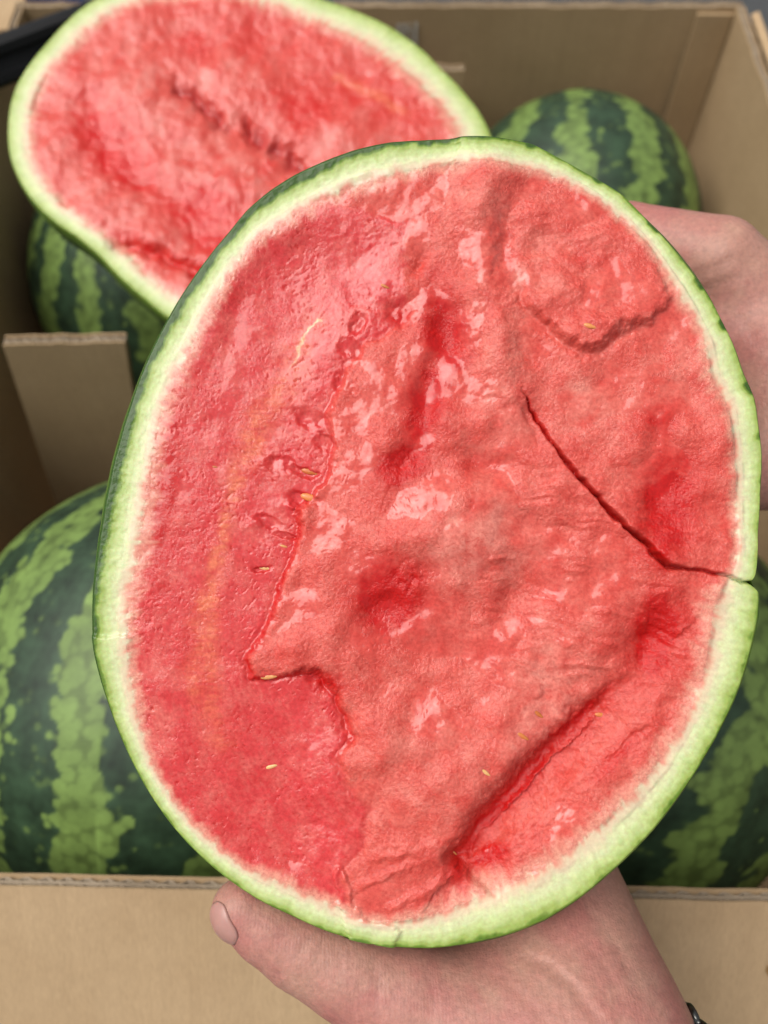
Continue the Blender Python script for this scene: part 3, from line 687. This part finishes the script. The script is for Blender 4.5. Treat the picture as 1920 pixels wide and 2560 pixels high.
for (cx, cy, ln, an), hgt in zip(SEEDS, hh):
    p_ = P(cx*K, cy*K, D0) - FW*(hgt-0.6)*UNIT
    if seed_me is None:
        o = mesh_obj('seed', sv, sfc, M['seed'], held); seed_me = o.data
    else: o = link('seed', seed_me, held)
    s = ln*K*UNIT
    a = math.radians(-an); Rz = Matrix.Rotation(a, 4, 'Z')
    o.matrix_parent_inverse = Matrix.Translation(Vector(held.location)).inverted()
    m4 = Matrix.Translation(Vector(p_)) @ Matrix([list(r)+[0] for r in Bs]+[[0, 0, 0, 1]]) @ Rz @ Matrix.Scale(s*0.62, 4)
    o.matrix_basis = m4

# ---- the farther half, lying cut side up on the melons behind
OUT2 = np.array([(15,340),(20,280),(30,228),(62,170),(116,108),(177,39),(240,-8),(330,-45),(430,-62),(540,-66),(660,-50),(760,-22),(820,0),(890,24),(964,58),(1042,108),(1111,177),(1173,239),(1211,293),(1236,345),
 (1246,420),(1235,510),(1195,610),(1120,700),(1010,775),(880,825),(740,850),(600,850),(500,830),(417,793),(363,748),(298,692),(252,640),(193,590),(116,540),(62,478),(25,405)], float)
def shrink(pts, c, w):
    v = pts-c; r = np.linalg.norm(v, axis=1); return c + v*((r-w)/r)[:, None]
CEN2 = np.array([630., 380.])
v2 = OUT2-CEN2; w2 = 62 + 22*sst(-0.2, 0.9, v2[:, 0]/600) + 0*w2 if False else 52 + 24*sst(-0.2, 0.9, v2[:, 0]/600)
FL2 = shrink(OUT2, CEN2, w2)
n2_ = np.array([0.06, -0.32, 0.945]); n2_ /= np.linalg.norm(n2_)
C2 = P(CEN2[0], CEN2[1], 0.515)
def plane2(px, py):
    px, py = np.asarray(px, float), np.asarray(py, float)
    u = FW + ((px-960)/F)[:, None]*R_ + ((1280-py)/F)[:, None]*UP
    return ORG + u*(((C2-ORG) @ n2_)/(u @ n2_))[:, None]
CREV = np.array([(440,215),(490,240),(540,285),(580,305),(620,330),(660,355),(700,370),(735,395),(770,430)], float)
DEEP2 = [(255,330,80,60,30,.9),(300,400,90,50,30,.9),(330,445,70,30,20,.6),(510,520,90,60,10,.9),(560,610,110,40,20,.8),(420,640,160,22,22,.7),(760,270,90,60,0,.6),(480,110,60,40,0,.5),(230,245,50,40,0,.5),(900,230,200,60,25,.45),(640,90,160,60,10,.4)]
PALE2 = [(390,230,120,80,30,.7),(560,450,170,70,25,.7),(300,250,60,70,0,.5),(620,180,90,60,0,.5),(850,330,90,70,0,.6),(350,560,130,60,25,.5),(560,720,100,50,0,.5),(180,300,60,100,0,.4)]
HOL2 = [(447,222,13,24,-30,.8),(478,238,12,26,-25,.9),(512,262,15,28,-35,1),(545,290,14,24,-20,.8),(570,312,9,14,0,.5),(618,322,12,26,-15,1),(648,342,16,22,10,.9),(690,366,18,20,-20,1),(725,392,13,26,-10,.9),(752,410,12,20,-35,.8),(775,436,12,22,-20,.7)]
def far_heights(x, y, e, th):
    xw, yw = warp(x*1.0, y*1.0)
    flesh = 1-sst(-0.15, 0.1, e)
    h = flesh*(6*fbm(x/140, y/140, 101, 2) + 2.2*fbm(x/34, y/34, 102, 3))
    for cx, cy, rx, ry, an, a in HOL2: h -= 22*a*blob(xw, yw, cx, cy, rx, ry, an)*flesh
    h -= 8*np.exp(-(pline(xw, yw, CREV)[0]/45)**2)
    d2, p2 = pline(xw, yw, np.array([(280,610),(400,632),(520,690)], float)); h -= 16*np.exp(-(d2/14)**2)
    for cx, cy, rx, ry, an, a in DEEP2: h -= 12*a*blob(xw, yw, cx, cy, rx, ry, an)
    for cx, cy, rx, ry, an, a in PALE2: h += 10*a*blob(xw, yw, cx, cy, rx, ry, an)
    h += sst(0, .3, e)*2*fbm(x/70, y/70, 105, 2)
    return h, np.full(x.shape, 0.55)*(1-0.8*sst(0, .2, e))
def far_colours(x, y, e, th, h):
    xw, yw = warp(x, y); n = fbm(x/60, y/60, 111, 4)
    c = np.tile(FLESH, (len(x), 1)); t = 0.02 + 0.50*n + 0.14*fbm(x/14, y/20, 112, 2)
    for cx, cy, rx, ry, an, a in PALE2: t = t + 0.8*a*blob(xw, yw, cx, cy, rx, ry, an)*(0.5+0.8*n)
    t = np.clip(t, 0, 1)[:, None]*0.85; c = c*(1-t) + np.array([0.72, 0.235, 0.195])*t
    d = np.clip(-0.6*fbm(x/80, y/80, 113, 3)-0.1, 0, 0.5)
    for cx, cy, rx, ry, an, a in DEEP2: d = np.maximum(d, 1.2*a*blob(xw, yw, cx, cy, rx*1.25, ry*1.25, an)*(1.1+0.5*fbm(x/25, y/25, 114, 3)))
    d = np.clip(d, 0, 1)[:, None]; c = c*(1-d) + DEEP*1.15*d
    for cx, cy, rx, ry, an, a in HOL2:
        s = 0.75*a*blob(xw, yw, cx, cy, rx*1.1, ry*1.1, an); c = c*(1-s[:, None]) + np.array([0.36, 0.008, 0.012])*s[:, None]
    q, p_ = pline(xw, yw, np.array([(840,190),(930,230),(1010,275)], float)); s = 0.5*np.exp(-(q/12)**2)
    return c*(1-s[:, None]) + STREAK*s[:, None]
cut_half('watermelon_half', OUT2, FL2, CEN2, plane2, 0.085, lambda th: (0.05+0*th, 0*th), far_heights, far_colours, 720, 170,
    'blurred cut watermelon half lying face up behind the held one', 0.515/F, 30, 23, lambda th, e: 0.02*perlin(th*4, th*0, 92)-0.10, np.array([0.9, -0.4, 0.0])/0.985)

# ------------------------------------------------------------------ hands (one continuous surface each)
def cam_pt(q): px, py, d = q[:3]; return np.array([(px-960)/F*d, (1280-py)/F*d, d])
def smin(a, b_, k):
    hh_ = np.clip(0.5+0.5*(b_-a)/k, 0, 1); return b_*(1-hh_) + a*hh_ - k*hh_*(1-hh_)
def surface_nets(S, org, h):
    nx, ny, nz = S.shape; ins = S < 0
    cells = np.zeros((nx-1, ny-1, nz-1), int); acc = np.zeros((nx-1, ny-1, nz-1, 3)); cnt = np.zeros((nx-1, ny-1, nz-1))
    for ax in range(3):
        o1 = [slice(None)]*3; o2 = [slice(None)]*3; o1[ax] = slice(0, -1); o2[ax] = slice(1, None)
        a, b_ = S[tuple(o1)], S[tuple(o2)]; cr = (a < 0) != (b_ < 0)
        t = np.where(cr, a/np.where(cr, a-b_, 1), 0)
        oth = [q for q in range(3) if q != ax]
        for d1 in (0, 1):
            for d2 in (0, 1):
                sl_ = [slice(None)]*3; sl_[oth[0]] = slice(d1, S.shape[oth[0]]-1+d1); sl_[oth[1]] = slice(d2, S.shape[oth[1]]-1+d2)
                c = cr[tuple(sl_)]; cnt += c
                acc[..., ax] += np.where(c, t[tuple(sl_)], 0); acc[..., oth[0]] += c*d1; acc[..., oth[1]] += c*d2
    act = cnt > 0; ids = np.full(act.shape, -1); ids[act] = np.arange(act.sum())
    V = (np.argwhere(act) + acc[act]/cnt[act][:, None])*h + org
    Fs = []
    for ax in range(3):
        o1 = [slice(1, -1)]*3; o2 = [slice(1, -1)]*3; o1[ax] = slice(0, -1); o2[ax] = slice(1, None)
        a, b_ = S[tuple(o1)] < 0, S[tuple(o2)] < 0
        idx = np.argwhere(a != b_); 
        off = np.ones(3, int); off[ax] = 0; idx = idx + off
        o_ = [q for q in range(3) if q != ax]
        e1 = np.zeros(3, int); e1[o_[0]] = 1; e2 = np.zeros(3, int); e2[o_[1]] = 1
        g = lambda q: ids[q[:, 0], q[:, 1], q[:, 2]]
        f = np.stack([g(idx-e1-e2), g(idx-e2), g(idx), g(idx-e1)], 1)
        fl = S[idx[:, 0], idx[:, 1], idx[:, 2]] < 0
        if ax == 1: fl = ~fl
        f[~fl] = f[~fl][:, ::-1]; Fs.append(f)
    return V, np.concatenate(Fs)
def hand(name, chains, k, h, label, paint, dents=(), creases=()):
    pts = np.array([cam_pt(q) for ch in chains for q in ch]); lo = pts.min(0)-0.045; hi = pts.max(0)+0.045
    n = np.ceil((hi-lo)/h).astype(int)
    g = [lo[q]+h*np.arange(n[q]) for q in range(3)]
    S = np.full(n, 1.0, np.float32)
    for ch in chains:
        cp = np.array([cam_pt(q) for q in ch]); rm = max(q[3] for q in ch)
        i0 = np.clip(((cp.min(0)-rm-3*k-lo)/h).astype(int), 0, n-1); i1 = np.clip(((cp.max(0)+rm+3*k-lo)/h).astype(int)+1, 1, n)
        sl_ = tuple(slice(i0[q], i1[q]) for q in range(3))
        X, Y, Z = np.meshgrid(*[g[q][sl_[q]].astype(np.float32) for q in range(3)], indexing='ij')
        D = None
        for qa, qb, ra, rb in zip(cp[:-1], cp[1:], [q[3] for q in ch[:-1]], [q[3] for q in ch[1:]]):
            ab = qb-qa; t = np.clip(((X-qa[0])*ab[0]+(Y-qa[1])*ab[1]+(Z-qa[2])*ab[2])/(ab@ab), 0, 1)
            d = np.sqrt((X-qa[0]-t*ab[0])**2+(Y-qa[1]-t*ab[1])**2+(Z-qa[2]-t*ab[2])**2) - (ra+t*(rb-ra))
            D = d if D is None else smin(D, d, 0.0012)
        S[sl_] = smin(S[sl_], D.astype(np.float32), k)
    for a, b_, r, dp in dents:
        a, b_ = cam_pt(a), cam_pt(b_); mn = np.minimum(a, b_)-r*3; mx = np.maximum(a, b_)+r*3
        i0 = np.clip(((mn-lo)/h).astype(int), 0, n-1); i1 = np.clip(((mx-lo)/h).astype(int)+1, 1, n)
        sl_ = tuple(slice(i0[q], i1[q]) for q in range(3))
        X, Y, Z = np.meshgrid(*[g[q][sl_[q]] for q in range(3)], indexing='ij')
        ab = b_-a; t = np.clip(((X-a[0])*ab[0]+(Y-a[1])*ab[1]+(Z-a[2])*ab[2])/(ab@ab), 0, 1)
        d2 = (X-a[0]-t*ab[0])**2+(Y-a[1]-t*ab[1])**2+(Z-a[2]-t*ab[2])**2
        S[sl_] += (dp*np.exp(-d2/r**2)).astype(np.float32)
    V, Fc = surface_nets(S, lo, h)
    # relax
    e = np.concatenate([Fc[:, [0, 1]], Fc[:, [1, 2]], Fc[:, [2, 3]], Fc[:, [3, 0]]])
    deg = np.bincount(e.ravel(), minlength=len(V))[:, None]
    for it in range(3):
        s = np.zeros_like(V)
        for q in range(3): s[:, q] = np.bincount(e[:, 0], V[e[:, 1], q], len(V)) + np.bincount(e[:, 1], V[e[:, 0], q], len(V))
        V = V + 0.5*(s/deg-V)
    px = V[:, 0]/V[:, 2]*F+960; py = 1280-V[:, 1]/V[:, 2]*F
    fl_ = np.zeros(len(V))
    for pts_, w_, dp in creases:
        dd_, pp_ = pline(px + 5*perlin(px/60, py/60, 7), py + 5*perlin(px/60, py/60, 8), np.array(pts_, float))
        q_ = np.exp(-(dd_/w_)**2)*np.sin(math.pi*np.clip(pp_, 0.03, 0.97))**0.5*(V[:, 2] < 0.335)
        V = V.copy(); V[:, 2] += 0.5*dp*q_; V[:, 2] -= 0.12*dp*np.exp(-((dd_-2.2*w_)/w_)**2)*(V[:, 2] < 0.335); fl_ = np.maximum(fl_, q_)
    W = ORG + V[:, :1]*R_ + V[:, 1:2]*UP + V[:, 2:]*FW
    o = mesh_obj(name, W, Fc, M['hand'], None, True, paint(px, py, V))
    a, b_, c_ = W[Fc[0, 0]], W[Fc[0, 1]], W[Fc[0, 2]]
    bm_n = o.data.polygons
    # outward check by signed volume
    v0, v1, v2_, v3 = (W[Fc[:, q]]-W.mean(0) for q in range(4))
    vol = (np.einsum('ij,ij->i', v0, np.cross(v1, v2_)) + np.einsum('ij,ij->i', v0, np.cross(v2_, v3))).sum()
    if vol < 0: o.data.flip_normals()
    tag(o, label, 'hand', 'hands holding the cut half'); return o
SK = np.array([0.445, 0.225, 0.172]); SKP = np.array([0.425, 0.165, 0.140]); SKY_ = np.array([0.49, 0.285, 0.21])
def paint_skin(px, py, V):
    n = fbm(V[:, 0]/0.012, V[:, 1]/0.012 + V[:, 2]/0.02, 121, 3); n2 = fbm(V[:, 0]/0.03, V[:, 1]/0.03, 122, 2)
    t = np.clip(0.38+0.9*n2+0.25*fbm(V[:, 0]/0.004, V[:, 1]/0.004, 123, 2), 0, 1)[:, None]; c = SK*(1-t) + SKP*t
    y_ = np.clip(0.5*n, 0, 0.5)[:, None]; return np.clip(c*(1-y_) + SKY_*y_, 0.01, 0.9)
lh = [
 [(1290,2640,.290,.033),(1010,2496,.287,.0200),(868,2428,.284,.0148),(752,2370,.283,.0128),(668,2318,.282,.0112),(604,2272,.281,.0096)],            # thumb
 [(1470,2620,.285,.034),(1345,2230,.322,.030)],
 [(1290,2640,.290,.034),(1200,2440,.315,.026),(1120,2330,.325,.018)],
 [(1420,2640,.290,.036),(1500,2950,.285,.031),(1640,3500,.27,.040)],
 [(1330,2420,.315,.028),(1240,2250,.335,.020)],
 [(1120,2330,.328,.016),(1060,2160,.358,.0100),(1010,1960,.382,.0092),(990,1800,.396,.0080)],
 [(1210,2260,.340,.015),(1180,2090,.366,.0100),(1150,1880,.388,.0094),(1140,1700,.400,.0082)],
 [(1290,2230,.342,.015),(1290,2060,.366,.0098),(1285,1870,.386,.0090),(1280,1720,.397,.0080)],
 [(1375,2220,.338,.014),(1400,2060,.358,.0088),(1410,1920,.374,.0080),(1415,1800,.384,.0072)],
]
dents = [((1290,2385,.283),(1400,2440,.262),.006,.0035),((1400,2440,.262),(1475,2540,.258),.006,.0035),((752,2330,.272),(780,2372,.270),.0028,.0014),((770,2345,.272),(740,2400,.272),.002,.0010)]
CRS = [([(1310,2392),(1380,2420),(1450,2486),(1500,2570)], 13, .0022), ([(782,2330),(760,2362),(744,2398)], 7, .0010), ([(676,2450),(694,2432),(716,2424)], 7, .0009), ([(705,2474),(726,2452),(742,2444)], 7, .0008),
       ([(1180,2420),(1260,2450),(1330,2510),(1370,2570)], 10, .0009), ([(1490,2290),(1550,2380),(1600,2490)], 10, .0010), ([(1420,2330),(1500,2400),(1560,2500)], 8, .0007), ([(930,2400),(945,2450),(935,2520)], 9, .0007),
       ([(840,2370),(852,2410),(846,2450)], 7, .0005), ([(1060,2410),(1085,2470),(1080,2550)], 9, .0006)]
left_hand = hand('hand', lh, 0.011, 0.0014, 'bare palm and thumb supporting the held half from below', paint_skin, creases=CRS)
rh = [
 [(2600,1130,.37,.036),(2150,1010,.352,.031)],
 [(2150,960,.352,.030),(1950,830,.345,.022),(1795,652,.338,.0165),(1570,585,.350,.0122),(1420,650,.372,.0108),(1330,740,.386,.0090)],
 [(2150,1000,.352,.028),(1800,840,.346,.0165),(1580,830,.374,.0122),(1430,880,.392,.0108),(1330,950,.400,.0090)],
 [(2150,1040,.352,.028),(1815,1010,.346,.0165),(1600,1040,.374,.0120),(1450,1070,.392,.0104),(1350,1110,.400,.0088)],
 [(2150,1090,.352,.026),(1850,1170,.340,.0170),(1660,1230,.364,.0110),(1540,1270,.382,.0098),(1450,1300,.392,.0084)],
 [(1960,900,.336,.022),(1950,1110,.336,.021)],
]
hand('hand', rh, 0.008, 0.0016, 'bare hand reaching in from the side behind the held half', paint_skin,
     creases=[([(1690,712),(1760,680),(1830,650)], 9, .0010), ([(1720,740),(1790,712),(1850,690)], 8, .0007), ([(1860,800),(1890,850),(1930,880)], 12, .0008)])

# thumb nail, seen on the outer side of the tip
def nail():
    from mathutils.bvhtree import BVHTree
    me = left_hand.data
    bv = BVHTree.FromPolygons([v.co.copy() for v in me.vertices], [tuple(p.vertices) for p in me.polygons])
    c = cam_pt((568,2302,.276)); axis = np.array([0.66, -0.75, 0.02]); axis /= np.linalg.norm(axis)
    outd = np.array([-0.66, -0.50, -0.75]); outd -= axis*(outd@axis); outd /= np.linalg.norm(outd); sd_ = np.cross(axis, outd)
    nu, nv = 17, 25; V = []; dirw = lambda v: v[0]*R_ + v[1]*UP + v[2]*FW
    for j in range(nv):
        q = j/(nv-1); s = -0.0066+0.0128*q
        w = 0.0050*(max(0.02, 1-abs(2*q-1)**3.4))**0.5
        for i in range(nu):
            k_ = i/(nu-1)*2-1
            o_ = c + axis*s + sd_*k_*w + outd*0.02
            hit = bv.ray_cast(Vector(ORG+dirw(o_)), Vector(-dirw(outd)), 0.05)[0]
            p_ = np.array(hit) if hit is not None else ORG+dirw(o_-outd*0.026)
            lift = 0.00055*(1-k_**4) - 0.0007*max(0, (q-0.72)/0.28)**2 + 0.0002
            V.append(p_ + dirw(outd)*lift)
    V = np.array(V).reshape(nv, nu, 3)
    for it in range(3):
        V[1:-1] = 0.5*V[1:-1] + 0.25*(V[:-2]+V[2:]); V[:, 1:-1] = 0.5*V[:, 1:-1] + 0.25*(V[:, :-2]+V[:, 2:])
    Fc = [(j*nu+i, j*nu+i+1, (j+1)*nu+i+1, (j+1)*nu+i) for j in range(nv-1) for i in range(nu-1)]
    o = mesh_obj('nail', V.reshape(-1, 3), Fc, M['nail'], left_hand, True)
    md = o.modifiers.new('s', 'SOLIDIFY'); md.thickness = 0.0008; md.offset = 0
nail()

# bracelet of dark metal links round the wrist
bc = cam_pt((1446, 2618, .287)); ax_ = cam_pt((1500, 2950, .285))-cam_pt((1420, 2640, .290)); ax_ /= np.linalg.norm(ax_)
s1 = np.array([1.0, 0, 0]); s1 -= ax_*(s1@ax_); s1 /= np.linalg.norm(s1); s2 = np.cross(ax_, s1)
W = lambda v: ORG + v[0]*R_ + v[1]*UP + v[2]*FW
br = empty('bracelet', W(bc), 'dark metal link bracelet at the wrist below the palm', 'bracelet')
D2 = lambda v: v[0]*R_ + v[1]*UP + v[2]*FW
lm = None
for k in range(30):
    a = 2*math.pi*k/30; rad = 0.0385
    n_ = math.cos(a)*s1 + math.sin(a)*s2; tg = -math.sin(a)*s1 + math.cos(a)*s2
    if lm is None:
        nu, nv = 14, 8; V = []; Fc = []
        for i in range(nu):
            q = 2*math.pi*i/nu
            for j in range(nv):
                w_ = 2*math.pi*j/nv; V.append(((0.0040+0.0013*math.cos(w_))*math.cos(q), (0.0028+0.0013*math.cos(w_))*math.sin(q), 0.0014*math.sin(w_)))
        for i in range(nu):
            for j in range(nv): Fc.append((i*nv+j, ((i+1) % nu)*nv+j, ((i+1) % nu)*nv+(j+1) % nv, i*nv+(j+1) % nv))
        o = mesh_obj('link', V, Fc, M['metal'], br); lm = o.data
    else: o = link('link', lm, br)
    X, Y, Z = D2(tg), D2(ax_), D2(n_)
    m4 = Matrix([[X[0], Y[0], Z[0], 0], [X[1], Y[1], Z[1], 0], [X[2], Y[2], Z[2], 0], [0, 0, 0, 1]])
    if k % 2: m4 = m4 @ Matrix.Rotation(math.radians(62), 4, 'X')
    o.matrix_parent_inverse = Matrix.Translation(br.location).inverted()
    o.matrix_basis = Matrix.Translation(Vector(W(bc + n_*rad))) @ m4

# ------------------------------------------------------------------ bits round the box
# black grooved plastic bar lying over the back corner
def bar():
    p0, p1 = P(-260, 250, .60), P(420, -10, .66); ax = p1-p0; L = np.linalg.norm(ax); ax /= L
    view = (P(80, 120, 1)-ORG); view /= np.linalg.norm(view)
    up = np.cross(np.cross(ax, -view), ax); wd = np.cross(up, ax); up /= np.linalg.norm(up); wd /= np.linalg.norm(wd)
    if wd[2] < 0: wd = -wd
    prof = [(-.0160, -.010), (-.0160, -.002), (-.0135, .0030), (-.0085, .0035), (-.0075, .0005), (.0015, .0005), (.0030, .0045), (.0085, .0055), (.0130, .0030), (.0150, -.002), (.0150, -.010)]
    V = []; Fc = []; m_ = len(prof); ts = [0, .004, .5*L, L-.004, L]
    for s, sc_ in zip(ts, (.9, 1, 1, 1, .9)):
        for a, b_ in prof: V.append(p0 + ax*s + wd*a*sc_ + up*(b_*sc_))
    for k in range(len(ts)-1):
        for i in range(m_): Fc.append((k*m_+i, k*m_+(i+1) % m_, (k+1)*m_+(i+1) % m_, (k+1)*m_+i))
    o = mesh_obj('plastic_bar', V, Fc, M['black'], None, False)
    tag(o, 'black grooved plastic bar across the back corner of the box', 'bar')
bar()
mb = MB(); q = P(105, -22, .80); mb.box(q-np.array([.03, 0, .09]), (.045, 0.01, 0), (0, .05, 0), (0, 0, .10)); mb.box(q-np.array([.034, .004, -.004]), (.053, 0.01, 0), (0, .058, 0), (0, 0, .008))
tag(mb.build('plastic_container', M['blue']), 'small blue plastic container behind the back corner of the box', 'container')

# brown printed stroke at the right of the front flap
def on_flap(px, py):
    u = FW + (px-960)/F*R_ + (1280-py)/F*UP
    return ORG + u*(((pl-ORG)@wn)/(u@wn))
mb = MB()
nrm_f = -wn if np.dot(-wn, ORG-pl) > 0 else wn
pts = [(1916,2420),(1904,2396),(1896,2382),(1908,2376),(1926,2382),(1950,2398),(1975,2392)]
off = nrm_f*0.0095 if np.dot(nrm_f, -wn) > 0 else nrm_f*0.0015
P3 = [on_flap(*q) + off for q in pts]
P3 = [q for q in P3]
for a, b_ in zip(P3[:-1], P3[1:]):
    t_ = (b_-a); s_ = np.cross(t_, nrm_f); s_ = s_/np.linalg.norm(s_)*0.0011
    mb.quad(a-s_, b_-s_, b_+s_, a+s_)
tag(mb.build('printed_stroke', M['ink_brown'], box), 'brown printed stroke on the front flap')
